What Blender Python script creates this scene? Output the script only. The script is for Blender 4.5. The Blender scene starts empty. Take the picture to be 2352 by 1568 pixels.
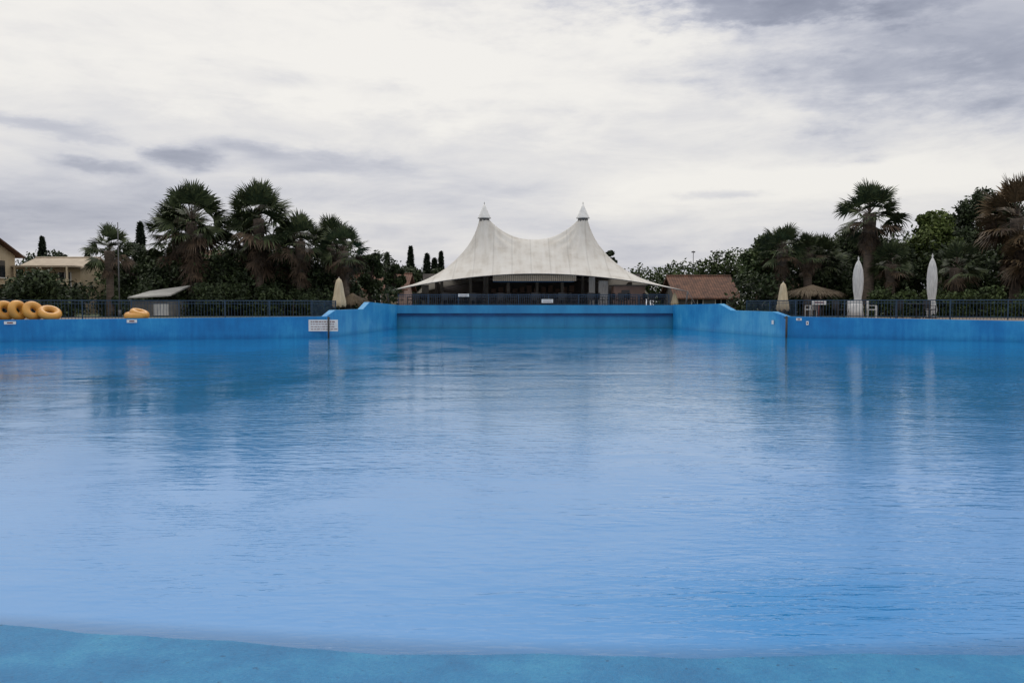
import bpy, math, numpy as np
from mathutils import Vector, Matrix
scene=bpy.context.scene
R=np.random.default_rng(7)

# ---------------------------------------------------------------- helpers
def nd(nt,t,ins=None,**props):
    n=nt.nodes.new(t)
    for k,v in props.items(): setattr(n,k,v)
    if ins:
        for k,v in ins.items():
            s=n.inputs[k]
            if isinstance(v,bpy.types.NodeSocket): nt.links.new(v,s)
            else: s.default_value=v
    return n
def mth(nt,op,a,b=None,c=None,clamp=False):
    n=nt.nodes.new('ShaderNodeMath'); n.operation=op; n.use_clamp=clamp
    for i,v in enumerate((a,b,c)):
        if v is None: continue
        if isinstance(v,bpy.types.NodeSocket): nt.links.new(v,n.inputs[i])
        else: n.inputs[i].default_value=v
    return n.outputs[0]
def ramp(nt,fac,stops,interp='LINEAR'):
    n=nt.nodes.new('ShaderNodeValToRGB'); n.color_ramp.interpolation=interp
    e=n.color_ramp.elements
    while len(e)<len(stops): e.new(0.5)
    for i,(p,c) in enumerate(stops):
        e[i].position=p; e[i].color=(c[0],c[1],c[2],1)
    nt.links.new(fac,n.inputs[0]); return n.outputs[0]
def newmat(name):
    m=bpy.data.materials.new(name); m.use_nodes=True; nt=m.node_tree
    nt.nodes.clear(); out=nt.nodes.new('ShaderNodeOutputMaterial'); return m,nt,out
def simple(name,c1,c2=None,scale=3.0,rough=0.7,bump=0.0,metal=0.0,stretch=(1,1,1),detail=6):
    m,nt,out=newmat(name)
    if c2 is None: c2=tuple(x*0.75 for x in c1)
    tc=nd(nt,'ShaderNodeTexCoord'); mp=nd(nt,'ShaderNodeMapping',{'Vector':tc.outputs['Object'],'Scale':stretch})
    no=nd(nt,'ShaderNodeTexNoise',{'Vector':mp.outputs[0],'Scale':scale,'Detail':detail,'Roughness':0.6})
    col=ramp(nt,no.outputs[0],[(0.35,c2),(0.65,c1)])
    p=nd(nt,'ShaderNodeBsdfPrincipled',{'Base Color':col,'Roughness':rough,'Metallic':metal})
    if bump:
        b=nd(nt,'ShaderNodeBump',{'Height':no.outputs[0],'Distance':bump,'Strength':1.0}); nt.links.new(b.outputs[0],p.inputs['Normal'])
    nt.links.new(p.outputs[0],out.inputs[0]); return m
def leafmat(name,dark,mid,light,scale=0.8):
    m,nt,out=newmat(name)
    g=nd(nt,'ShaderNodeNewGeometry'); tc=nd(nt,'ShaderNodeTexCoord')
    no=nd(nt,'ShaderNodeTexNoise',{'Vector':tc.outputs['Object'],'Scale':scale,'Detail':3})
    f=mth(nt,'ADD',mth(nt,'MULTIPLY',g.outputs['Random Per Island'],0.5),mth(nt,'MULTIPLY',mth(nt,'SUBTRACT',no.outputs[0],0.25),0.95))
    col=ramp(nt,f,[(0.15,dark),(0.5,mid),(0.9,light)])
    p=nd(nt,'ShaderNodeBsdfPrincipled',{'Base Color':col,'Roughness':0.6})
    p.inputs['Specular IOR Level'].default_value=0.25
    nt.links.new(p.outputs[0],out.inputs[0]); return m

class MB:
    def __init__(s): s.v=[]; s.f=[]; s.m=[]; s.sm=[]
    def add(s,vs,fs,mi=0,smooth=False):
        o=len(s.v); s.v+= [tuple(map(float,p)) for p in vs]
        for f in fs: s.f.append(tuple(o+i for i in f)); s.m.append(mi); s.sm.append(smooth)
    def box(s,c,d,rz=0.0,mi=0,rx=0.0):
        M=Matrix.Translation(c)@Matrix.Rotation(rz,4,'Z')@Matrix.Rotation(rx,4,'X')
        vs=[M@Vector((sx*d[0]/2,sy*d[1]/2,sz*d[2]/2)) for sx in(-1,1) for sy in(-1,1) for sz in(-1,1)]
        s.add(vs,[(0,1,3,2),(4,6,7,5),(0,4,5,1),(2,3,7,6),(0,2,6,4),(1,5,7,3)],mi)
    def tube(s,pts,rad,n=8,mi=0,cap=True):
        pts=[Vector(p) for p in pts]; vs=[]; fs=[]
        for i,p in enumerate(pts):
            t=(pts[min(i+1,len(pts)-1)]-pts[max(i-1,0)]).normalized()
            a=t.orthogonal().normalized() if abs(t.z)<0.95 else (Vector((1,0,0))-t*t.x).normalized()
            b=t.cross(a)
            for k in range(n):
                an=2*math.pi*k/n; vs.append(p+(a*math.cos(an)+b*math.sin(an))*rad[i])
        for i in range(len(pts)-1):
            for k in range(n):
                fs.append((i*n+k,i*n+(k+1)%n,(i+1)*n+(k+1)%n,(i+1)*n+k))
        if cap: fs+= [tuple(range(n))[::-1],tuple((len(pts)-1)*n+k for k in range(n))]
        s.add(vs,fs,mi,True)
    def torus(s,c,R_,r,M,mi=0,n=28,k=12):
        vs=[];fs=[]
        for i in range(n):
            a=2*math.pi*i/n
            for j in range(k):
                b=2*math.pi*j/k
                vs.append(Vector(c)+M@Vector(((R_+r*math.cos(b))*math.cos(a),(R_+r*math.cos(b))*math.sin(a),r*math.sin(b))))
        for i in range(n):
            for j in range(k):
                fs.append((i*k+j,((i+1)%n)*k+j,((i+1)%n)*k+(j+1)%k,i*k+(j+1)%k))
        s.add(vs,fs,mi,True)
    def obj(s,name,mats,parent=None):
        me=bpy.data.meshes.new(name); me.from_pydata(s.v,[],s.f)
        for m in mats: me.materials.append(m)
        me.polygons.foreach_set('material_index',s.m); me.polygons.foreach_set('use_smooth',s.sm); me.update()
        o=bpy.data.objects.new(name,me); scene.collection.objects.link(o)
        if parent: o.parent=parent
        return o
def empty(name,loc=(0,0,0)):
    o=bpy.data.objects.new(name,None); o.location=loc; scene.collection.objects.link(o); return o
def quadmesh(name,Q,mats,mi=None,extra=None):
    N=len(Q); V=Q.reshape(-1,3); F=np.arange(4*N).reshape(N,4)
    ev=np.zeros((0,3)); ef=[]; em=[]
    if extra is not None and extra.v: ev=np.array(extra.v); ef=extra.f; em=extra.m
    nv=4*N+len(ev); me=bpy.data.meshes.new(name)
    me.vertices.add(nv); me.vertices.foreach_set('co',np.vstack([V,ev]).astype(np.float32).ravel())
    starts=list(range(0,4*N,4)); off=4*N
    li=[]
    for f in ef:
        starts.append(off+len(li)); li+= [4*N+i for i in f]
    loops=np.concatenate([F.ravel(),np.array(li,dtype=np.int64)]) if li else F.ravel()
    me.loops.add(len(loops)); me.loops.foreach_set('vertex_index',loops.astype(np.int32))
    me.polygons.add(len(starts)); me.polygons.foreach_set('loop_start',np.array(starts,dtype=np.int32))
    mi=np.zeros(N,dtype=np.int32) if mi is None else np.asarray(mi,dtype=np.int32)
    me.polygons.foreach_set('material_index',np.concatenate([mi,np.array(em,dtype=np.int32)]).astype(np.int32))
    for m in mats: me.materials.append(m)
    me.update(calc_edges=True); me.validate()
    o=bpy.data.objects.new(name,me); scene.collection.objects.link(o); return o

# ---------------------------------------------------------------- materials
def bluepaint():
    m,nt,out=newmat('blue_pool_paint')
    tc=nd(nt,'ShaderNodeTexCoord')
    n1=nd(nt,'ShaderNodeTexNoise',{'Vector':tc.outputs['Object'],'Scale':0.35,'Detail':7,'Roughness':0.6})
    mp=nd(nt,'ShaderNodeMapping',{'Vector':tc.outputs['Object'],'Scale':(5,5,0.7)})
    n2=nd(nt,'ShaderNodeTexNoise',{'Vector':mp.outputs[0],'Scale':1.0,'Detail':6,'Roughness':0.65})
    f=mth(nt,'ADD',mth(nt,'MULTIPLY',n1.outputs[0],0.75),mth(nt,'MULTIPLY',n2.outputs[0],0.25))
    sp=nd(nt,'ShaderNodeSeparateXYZ',{0:tc.outputs['Object']})
    # the inner channel walls are lighter than the long side walls
    ch=nd(nt,'ShaderNodeMapRange',{0:sp.outputs[1],1:39.5,2:41.5,3:0.0,4:0.14}).outputs[0]
    col=ramp(nt,mth(nt,'ADD',f,ch),[(0.38,(0.006,0.13,0.36)),(0.52,(0.008,0.185,0.47)),(0.64,(0.025,0.27,0.56)),(0.78,(0.08,0.37,0.62))])
    zz=mth(nt,'ADD',sp.outputs[2],mth(nt,'MULTIPLY',n2.outputs[0],0.25))
    wl=ramp(nt,zz,[(0.16,(0.45,0.8,0.85)),(0.36,(1,1,1))])
    mx=nd(nt,'ShaderNodeMixRGB',{0:1.0,1:col,2:wl},blend_type='MULTIPLY')
    p=nd(nt,'ShaderNodeBsdfPrincipled',{'Base Color':mx.outputs[0],'Roughness':0.5}); p.inputs['Specular IOR Level'].default_value=0.3
    b=nd(nt,'ShaderNodeBump',{'Height':n2.outputs[0],'Distance':0.01}); nt.links.new(b.outputs[0],p.inputs['Normal'])
    nt.links.new(p.outputs[0],out.inputs[0]); return m
M_blue=bluepaint()
M_bluedark=simple('dark_blue_paint',(0.006,0.10,0.27),(0.004,0.06,0.17),scale=0.8,rough=0.5)
M_teal=simple('teal_blue_paint',(0.02,0.27,0.52),(0.010,0.18,0.40),scale=0.9,rough=0.5,stretch=(1,1,.3))
M_white=simple('white_board',(0.75,0.75,0.75),(0.62,0.62,0.62),rough=0.5)
M_ink=simple('sign_ink',(0.18,0.06,0.07),rough=0.6)
M_black=simple('black_metal',(0.015,0.015,0.018),rough=0.5)
M_fence=simple('fence_blue_metal',(0.012,0.045,0.095),(0.008,0.03,0.065),rough=0.45)
M_yellow=simple('yellow_vinyl',(0.60,0.29,0.05),(0.46,0.21,0.035),rough=0.4,scale=2)
M_cream=simple('cream_canvas',(0.55,0.47,0.33),(0.42,0.35,0.24),scale=6,stretch=(3,3,0.4))
M_wcanvas=simple('white_canvas',(0.62,0.62,0.62),(0.42,0.42,0.43),scale=6,stretch=(3,3,0.4))
M_pole=simple('pole_metal',(0.25,0.25,0.26),rough=0.4,metal=0.5)
M_cable=simple('steel_cable',(0.10,0.10,0.11),rough=0.5)
M_stucco=simple('beige_stucco',(0.50,0.41,0.29),(0.42,0.34,0.23),scale=1.5,rough=0.9)
M_stucco2=simple('pink_stucco',(0.42,0.29,0.25),(0.33,0.23,0.20),scale=1.5,rough=0.9)
M_grey=simple('grey_concrete',(0.18,0.175,0.17),(0.11,0.11,0.11),scale=2,rough=0.9)
M_darkwood=simple('dark_wood',(0.06,0.048,0.040),(0.03,0.025,0.022),scale=3)
M_interior=simple('dark_interior',(0.16,0.14,0.135),(0.07,0.065,0.068),scale=1)
M_glass=simple('window_glass',(0.02,0.025,0.03),rough=0.1)
M_awning=simple('awning_fabric',(0.78,0.66,0.52),(0.64,0.54,0.42),scale=4,stretch=(6,1,1))
M_thatch=simple('thatch',(0.15,0.11,0.065),(0.07,0.05,0.03),scale=5,stretch=(6,6,1),bump=0.03)
M_trunk=simple('palm_bark',(0.13,0.10,0.078),(0.055,0.043,0.035),scale=3,stretch=(1,1,6),rough=0.95,bump=0.03)
M_bark=simple('bark',(0.06,0.045,0.035),(0.03,0.022,0.018),scale=5,rough=0.95)
def tilemat():
    m,nt,out=newmat('terracotta_tiles')
    tc=nd(nt,'ShaderNodeTexCoord')
    w=nd(nt,'ShaderNodeTexWave',{'Vector':tc.outputs['Object'],'Scale':1.6,'Distortion':0.4},bands_direction='X')
    n=nd(nt,'ShaderNodeTexNoise',{'Vector':tc.outputs['Object'],'Scale':2.5,'Detail':6})
    c=ramp(nt,n.outputs[0],[(0.3,(0.07,0.035,0.025)),(0.7,(0.17,0.08,0.05))])
    c2=ramp(nt,w.outputs[0],[(0.0,(0.55,0.55,0.55)),(0.6,(1,1,1))])
    mx=nd(nt,'ShaderNodeMixRGB',{0:1.0,1:c,2:c2},blend_type='MULTIPLY')
    p=nd(nt,'ShaderNodeBsdfPrincipled',{'Base Color':mx.outputs[0],'Roughness':0.9}); nt.links.new(p.outputs[0],out.inputs[0]); return m
M_tile=tilemat()
M_beigeroof=simple('beige_roof',(0.40,0.33,0.25),(0.30,0.24,0.18),scale=2)
M_shedroof=simple('pale_sheet_roof',(0.42,0.42,0.40),(0.28,0.28,0.27),scale=2)
L_palm=leafmat('palm_leaf',(0.016,0.025,0.013),(0.048,0.066,0.030),(0.115,0.14,0.062))
L_palm_red=leafmat('palm_leaf_dry',(0.035,0.026,0.013),(0.09,0.06,0.032),(0.16,0.11,0.06))
L_dead=leafmat('dead_frond',(0.028,0.020,0.014),(0.07,0.048,0.032),(0.13,0.09,0.06))
L_dark=leafmat('dark_leaf',(0.009,0.015,0.008),(0.027,0.042,0.017),(0.06,0.085,0.032))
L_mid=leafmat('mid_leaf',(0.016,0.026,0.010),(0.046,0.070,0.025),(0.095,0.13,0.045))
L_light=leafmat('light_leaf',(0.03,0.045,0.012),(0.085,0.12,0.030),(0.16,0.20,0.06))
L_cyp=leafmat('cypress_leaf',(0.006,0.012,0.008),(0.016,0.027,0.016),(0.032,0.048,0.026))

# ---------------------------------------------------------------- pool outline (counter-clockwise seen from above)
ZD=0.90
OUT=[(-40,-12,0.94),(40,-12,0.94),(41,8,0.94),(36,24,0.94),(22.0,35.4,0.90),(13.4,40,1.03),
     (13.17,41.5,1.25),(12.43,46.5,1.28),(12.17,48.2,1.66),(11.0,56,1.60),
     (-7.86,56,1.60),(-8.42,48.5,1.76),(-8.54,47,1.35),(-8.95,41.5,1.33),(-9.06,40,1.03),(-22.0,35.4,0.95),(-36,24,0.94),(-41,8,0.94)]
def offset(poly,d):
    n=len(poly); res=[]
    for i in range(n):
        p0=np.array(poly[i-1][:2]);p=np.array(poly[i][:2]);p1=np.array(poly[(i+1)%n][:2])
        def nor(a,b):
            t=(b-a)/np.linalg.norm(b-a); return np.array([t[1],-t[0]])
        n0,n1=nor(p0,p),nor(p,p1); m=(n0+n1); m/=np.dot(m,m)/2 if np.dot(m,m)>0.2 else 1
        res.append(p+m*d)
    return res
outer=offset(OUT,0.32); mid=offset(OUT,0.16)
mb=MB(); n=len(OUT)
for i in range(1,n):
    j=(i+1)%n
    if i in (9,): continue
    a,b=OUT[i],OUT[j]; ao,bo=outer[i],outer[j]
    vs=[(a[0],a[1],-1.5),(b[0],b[1],-1.5),(b[0],b[1],b[2]),(a[0],a[1],a[2]),
        (ao[0],ao[1],-1.5),(bo[0],bo[1],-1.5),(bo[0],bo[1],b[2]),(ao[0],ao[1],a[2])]
    mb.add(vs,[(0,1,2,3),(3,2,6,7),(5,4,7,6)])
mb.box((1.57,56.35,1.30),(19.6,0.7,0.56),mi=2)
mb.box((1.57,56.42,0.94),(19.4,0.5,0.16),mi=1)
mb.box((1.57,56.55,-0.1),(19.4,0.4,1.92),mi=2)
for k in range(9):
    mb.box((-7.0+k*2.14,56.33,0.42),(0.12,0.06,0.88),mi=2)
wall=mb.obj('pool_wall',[M_blue,M_bluedark,M_teal])

# ground sheet with pool hole
C=np.array([1.7,28.0])
vs=[(p[0],p[1],ZD) for p in mid]; fs=[]
for rr in (70,300,2500):
    for p in mid:
        d=(p-C)/np.linalg.norm(p-C); q=C+d*rr; vs.append((q[0],q[1],ZD))
for k in range(3):
    for i in range(n):
        j=(i+1)%n; fs.append((k*n+i,(k+1)*n+i,(k+1)*n+j,k*n+j))
g=MB(); g.add(vs,fs)
m,nt,out=newmat('ground_paving_and_grass')
tc=nd(nt,'ShaderNodeTexCoord'); 
n1=nd(nt,'ShaderNodeTexNoise',{'Vector':tc.outputs['Object'],'Scale':0.08,'Detail':8})
n2=nd(nt,'ShaderNodeTexNoise',{'Vector':tc.outputs['Object'],'Scale':2.0,'Detail':8})
cg=ramp(nt,n2.outputs[0],[(0.3,(0.03,0.04,0.015)),(0.7,(0.07,0.085,0.035))])
cp=ramp(nt,n2.outputs[0],[(0.3,(0.14,0.11,0.09)),(0.7,(0.22,0.18,0.15))])
sp=nd(nt,'ShaderNodeSeparateXYZ',{0:tc.outputs['Object']})
dd=mth(nt,'MULTIPLY',mth(nt,'SUBTRACT',mth(nt,'ADD',mth(nt,'MAXIMUM',mth(nt,'ABSOLUTE',sp.outputs[0]),sp.outputs[1]),mth(nt,'MULTIPLY',n1.outputs[0],10)),50),0.5,clamp=True)
mx=nd(nt,'ShaderNodeMixRGB',{0:dd,1:cp,2:cg})
p=nd(nt,'ShaderNodeBsdfPrincipled',{'Base Color':mx.outputs[0],'Roughness':0.95}); nt.links.new(p.outputs[0],out.inputs[0])
g.obj('ground',[m])

# pool floor / beach entry
xs=np.concatenate([np.linspace(-41,-8,34),np.linspace(-7.8,7.8,105),np.linspace(8,41,34)])
ys=np.concatenate([np.linspace(-13,1,15),np.linspace(1.2,9,60),np.linspace(10,57,24)])
def shore(x): return 3.64+0.60*(1-np.exp(-((x-0.9)**2)/(2*2.5**2)))+0.03*np.sin(x*1.7)+0.02*np.sin(x*4.3+1)+0.008*np.sin(x*13)
vs=[]
for y in ys:
    for x in xs:
        z=0.05*(shore(x)-y); z=max(z,-1.45); vs.append((x,y,z))
nx=len(xs); fs=[(j*nx+i,j*nx+i+1,(j+1)*nx+i+1,(j+1)*nx+i) for j in range(len(ys)-1) for i in range(nx-1)]
pf=MB(); pf.add(vs,fs,smooth=True)
m,nt,out=newmat('wet_painted_concrete')
tc=nd(nt,'ShaderNodeTexCoord')
n1=nd(nt,'ShaderNodeTexNoise',{'Vector':tc.outputs['Object'],'Scale':2.2,'Detail':9,'Roughness':0.68})
n2=nd(nt,'ShaderNodeTexNoise',{'Vector':tc.outputs['Object'],'Scale':60,'Detail':4,'Roughness':0.75})
n3=nd(nt,'ShaderNodeTexNoise',{'Vector':tc.outputs['Object'],'Scale':24,'Detail':3,'Roughness':0.6})
c=ramp(nt,mth(nt,'ADD',mth(nt,'MULTIPLY',n1.outputs[0],0.6),mth(nt,'MULTIPLY',n2.outputs[0],0.4)),[(0.36,(0.008,0.12,0.29)),(0.5,(0.014,0.17,0.37)),(0.66,(0.04,0.25,0.44))])
pit=ramp(nt,n3.outputs[0],[(0.27,(0.35,0.45,0.5)),(0.34,(1,1,1))])
cm=nd(nt,'ShaderNodeMixRGB',{0:1.0,1:c,2:pit},blend_type='MULTIPLY')
p=nd(nt,'ShaderNodeBsdfPrincipled',{'Base Color':cm.outputs[0],'Roughness':0.42}); p.inputs['Specular IOR Level'].default_value=0.25
b=nd(nt,'ShaderNodeBump',{'Height':n2.outputs[0],'Distance':0.006}); nt.links.new(b.outputs[0],p.inputs['Normal'])
nt.links.new(p.outputs[0],out.inputs[0])
pf.obj('pool_floor',[m])

# water
w=MB(); wp=offset(OUT,0.05); w.add([(q[0],min(q[1],56.38),0.0) for q in wp],[tuple(range(n))])
m,nt,out=newmat('pool_water')
tc=nd(nt,'ShaderNodeTexCoord'); P=tc.outputs['Object']
sp=nd(nt,'ShaderNodeSeparateXYZ',{0:P}); X,Y=sp.outputs[0],sp.outputs[1]
msk=nd(nt,'ShaderNodeTexNoise',{'Vector':P,'Scale':0.13,'Detail':3,'Distortion':1.2})
mk=nd(nt,'ShaderNodeMapRange',{0:msk.outputs[0],1:0.44,2:0.60,3:0.15,4:1.0}).outputs[0]
msn=nd(nt,'ShaderNodeTexNoise',{'Vector':P,'Scale':0.55,'Detail':3,'Distortion':1.0})
mn=nd(nt,'ShaderNodeMapRange',{0:msn.outputs[0],1:0.42,2:0.62,3:0.1,4:1.0}).outputs[0]
def wmap(rot,sx,sy,loc=(0,0,0)): return nd(nt,'ShaderNodeMapping',{'Vector':P,'Scale':(sx,sy,1),'Rotation':(0,0,rot),'Location':loc}).outputs[0]
a1=nd(nt,'ShaderNodeTexNoise',{'Vector':wmap(0.35,0.7,1.3),'Scale':0.8,'Detail':2,'Roughness':0.45,'Distortion':0.6})
r1=nd(nt,'ShaderNodeTexNoise',{'Vector':wmap(0.5,1.0,3.8),'Scale':2.5,'Detail':2,'Roughness':0.5,'Distortion':0.5})
r2=nd(nt,'ShaderNodeTexNoise',{'Vector':wmap(-0.55,1.0,3.6,(7,3,0)),'Scale':3.0,'Detail':2,'Roughness':0.5,'Distortion':0.5})
r3=nd(nt,'ShaderNodeTexNoise',{'Vector':wmap(0.42,1.0,4.5,(3,1,0)),'Scale':6.5,'Detail':2,'Roughness':0.5,'Distortion':0.8})
wv=nd(nt,'ShaderNodeTexWave',{'Vector':wmap(0,1,1,(-14,-20,0)),'Scale':1.5,'Distortion':9,'Detail':3.0,'Detail Scale':0.8},wave_type='RINGS',rings_direction='Z')
a3=nd(nt,'ShaderNodeTexNoise',{'Vector':wmap(0.1,1,1.6),'Scale':10,'Detail':3,'Roughness':0.5})
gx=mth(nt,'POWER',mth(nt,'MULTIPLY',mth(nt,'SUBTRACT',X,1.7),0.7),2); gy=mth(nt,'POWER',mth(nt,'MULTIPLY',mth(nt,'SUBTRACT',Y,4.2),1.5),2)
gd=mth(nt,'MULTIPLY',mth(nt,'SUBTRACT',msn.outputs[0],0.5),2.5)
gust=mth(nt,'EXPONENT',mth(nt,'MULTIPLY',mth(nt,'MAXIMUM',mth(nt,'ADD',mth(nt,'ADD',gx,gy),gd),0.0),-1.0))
side=nd(nt,'ShaderNodeMapRange',{0:X,1:-2.0,2:5.0,3:0.2,4:1.0}).outputs[0]
h=mth(nt,'MULTIPLY',a1.outputs[0],0.014)
h=mth(nt,'ADD',h,mth(nt,'MULTIPLY',mth(nt,'MULTIPLY',r1.outputs[0],mth(nt,'ADD',mk,mth(nt,'MULTIPLY',gust,1.8))),0.0085))
h=mth(nt,'ADD',h,mth(nt,'MULTIPLY',mth(nt,'MULTIPLY',r2.outputs[0],mth(nt,'ADD',side,gust)),0.0060))
h=mth(nt,'ADD',h,mth(nt,'MULTIPLY',mth(nt,'MULTIPLY',r3.outputs[0],mth(nt,'ADD',mn,gust)),0.0030))
h=mth(nt,'ADD',h,mth(nt,'MULTIPLY',mth(nt,'MULTIPLY',wv.outputs[1],mk),0.0012))
h=mth(nt,'ADD',h,mth(nt,'MULTIPLY',mth(nt,'MULTIPLY',a3.outputs[0],mth(nt,'ADD',mk,0.2)),0.0024))
bmp=nd(nt,'ShaderNodeBump',{'Height':h,'Distance':1.0,'Strength':1.0})
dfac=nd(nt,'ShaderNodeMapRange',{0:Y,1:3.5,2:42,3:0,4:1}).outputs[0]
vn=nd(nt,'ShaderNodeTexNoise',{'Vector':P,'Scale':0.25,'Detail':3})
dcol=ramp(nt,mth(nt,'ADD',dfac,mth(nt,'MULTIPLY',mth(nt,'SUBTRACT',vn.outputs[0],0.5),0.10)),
   [(0.0,(0.105,0.275,0.56)),(0.10,(0.080,0.245,0.52)),(0.28,(0.028,0.18,0.39)),(1.0,(0.006,0.155,0.35))])  # paler near shore: shallow water, plus sky reflection painted into the diffuse
dcol2=nd(nt,'ShaderNodeMixRGB',{0:mth(nt,'MULTIPLY',gust,0.75),1:dcol,2:(0.012,0.19,0.48,1)}).outputs[0]  # weaker sky reflection over the ruffled patch, painted as darker diffuse blue
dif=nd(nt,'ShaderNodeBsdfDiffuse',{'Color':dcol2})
trn=nd(nt,'ShaderNodeBsdfTransparent',{'Color':(0.8,0.95,1.0,1)})
x2=mth(nt,'POWER',mth(nt,'SUBTRACT',X,0.9),2)
sh=mth(nt,'ADD',3.64,mth(nt,'MULTIPLY',0.60,mth(nt,'SUBTRACT',1,mth(nt,'EXPONENT',mth(nt,'MULTIPLY',x2,-0.08)))))
dep=nd(nt,'ShaderNodeMapRange',{0:mth(nt,'SUBTRACT',Y,sh),1:-0.05,2:0.22,3:0.5,4:1.0},interpolation_type='SMOOTHSTEP').outputs[0]
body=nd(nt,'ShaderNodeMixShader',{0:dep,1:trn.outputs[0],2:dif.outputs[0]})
gl=nd(nt,'ShaderNodeBsdfGlossy',{'Color':(0.95,0.97,1,1),'Roughness':0.03,'Normal':bmp.outputs[0]})
fr=nd(nt,'ShaderNodeFresnel',{'IOR':1.333,'Normal':bmp.outputs[0]})
mx=nd(nt,'ShaderNodeMixShader',{0:fr.outputs[0],1:body.outputs[0],2:gl.outputs[0]})
nt.links.new(mx.outputs[0],out.inputs[0])
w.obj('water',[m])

# ---------------------------------------------------------------- tensile canopy
tent=empty('tensile_canopy',(1.77,65,1.5))
def tobj(mbx,name,mats):
    o=mbx.obj(name,mats); o.parent=tent; o.matrix_parent_inverse=Matrix.Translation((-1.77,-65,-1.5)); return o
nu,nv=221,121
u=np.linspace(-1,1,nu); v=np.linspace(-1,1,nv); U,V=np.meshgrid(u,v)
TX=1.77+U*(10.44-1.4*(1-V**2)); TY=65+V*(8-2.8*(1-U**2))
edge_f=2.5+1.35*(1-U**2); edge_s=2.5+0.7*(1-V**2)
Z=edge_f.copy()
fixed=np.zeros_like(Z,bool); 
fixed[0,:]=fixed[-1,:]=True; fixed[:,0]=fixed[:,-1]=True
Z[:,0]=edge_s[:,0]; Z[:,-1]=edge_s[:,-1]
pk=[(-2.18,65),(5.60,65)]
for (a,b) in pk:
    r=np.hypot(TX-a,TY-b); mk_=r<0.42; Z[mk_]=8.25; fixed|=mk_
mid_=nv//2
for i in range(nu):
    x=TX[mid_,i]
    if -1.76<x<5.18:
        t=(x-1.71)/3.47; Z[mid_,i]=6.75+1.5*abs(t)**2.3; fixed[mid_,i]=True
wx=1/0.085**2; wy=1/0.11**2; F0=Z.copy()
for it in range(7000):
    Zn=Z.copy()
    Zn[1:-1,1:-1]=(wx*(Z[1:-1,:-2]+Z[1:-1,2:])+wy*(Z[:-2,1:-1]+Z[2:,1:-1]))/(2*(wx+wy))
    Zn[fixed]=F0[fixed]; Z=Zn
for (a,b) in pk:
    r=np.hypot(TX-a,TY-b); th=np.arctan2(TY-b,TX-a)
    Z+=0.06*np.sin(16*th)*np.exp(-((r-1.7)/1.2)**2)*(~fixed)
vs=np.stack([TX,TY,Z],-1).reshape(-1,3)
fs=[(j*nu+i,j*nu+i+1,(j+1)*nu+i+1,(j+1)*nu+i) for j in range(nv-1) for i in range(nu-1)]
tm=MB(); tm.add(vs,fs,smooth=True)
m,nt,out=newmat('membrane_fabric')
tc=nd(nt,'ShaderNodeTexCoord')
n1=nd(nt,'ShaderNodeTexNoise',{'Vector':tc.outputs['Object'],'Scale':0.8,'Detail':8,'Roughness':0.65})
mp=nd(nt,'ShaderNodeMapping',{'Vector':tc.outputs['Object'],'Scale':(2.5,0.3,0.3)})
n2=nd(nt,'ShaderNodeTexNoise',{'Vector':mp.outputs[0],'Scale':1.2,'Detail':6})
f=mth(nt,'ADD',mth(nt,'MULTIPLY',n1.outputs[0],0.6),mth(nt,'MULTIPLY',n2.outputs[0],0.4))
c=ramp(nt,f,[(0.34,(0.54,0.51,0.47)),(0.5,(0.67,0.65,0.62)),(0.66,(0.74,0.73,0.71))])
wv=nd(nt,'ShaderNodeTexWave',{'Vector':tc.outputs['Object'],'Scale':0.22,'Distortion':0.3},bands_direction='X')
seam=ramp(nt,wv.outputs[1],[(0.0,(0.86,0.86,0.86)),(0.02,(1,1,1))])
mx=nd(nt,'ShaderNodeMixRGB',{0:1.0,1:c,2:seam},blend_type='MULTIPLY')
d_=nd(nt,'ShaderNodeBsdfDiffuse',{'Color':mx.outputs[0]}); t_=nd(nt,'ShaderNodeBsdfTranslucent',{'Color':(0.6,0.56,0.50,1)})
ms=nd(nt,'ShaderNodeMixShader',{0:0.16,1:d_.outputs[0],2:t_.outputs[0]}); nt.links.new(ms.outputs[0],out.inputs[0])
tobj(tm,'membrane',[m])
for k,(a,b) in enumerate(pk):
    c_=MB(); c_.tube([(a,b,8.12),(a,b,8.42)],[0.40,0.40],20,1)
    c_.tube([(a,b,8.40),(a,b,8.46),(a,b,8.8),(a,b,9.2),(a,b,9.5)],[0.54,0.52,0.34,0.17,0.05],20,0)
    c_.tube([(a,b,9.45),(a,b,9.68)],[0.03,0.02],8,1)
    c_.tube([(a,b,1.5),(a,b,8.3)],[0.12,0.10],12,2)
    tobj(c_,'mast_and_cap',[M_white,M_grey,M_pole])
ed=MB()
for row in (0,nv-1):
    pts=[(TX[row,i],TY[row,i],Z[row,i]) for i in range(0,nu,10)]; ed.tube(pts,[0.03]*len(pts),6)
for col in (0,nu-1):
    pts=[(TX[i,col],TY[i,col],Z[i,col]) for i in range(0,nv,10)]; ed.tube(pts,[0.03]*len(pts),6)
for sx,xx in ((-1,-8.67),(1,12.21)):
    for yy in (57,73):
        ed.tube([(xx,yy,2.5),(xx+sx*0.9,yy+(-0.3 if yy<60 else .5),0.95)],[0.02,0.02],6)
        ed.tube([(xx,yy,2.55),(xx-sx*0.15,yy+0.3,0.9)],[0.06,0.06],8)
tobj(ed,'edge_cable',[M_cable])

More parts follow.
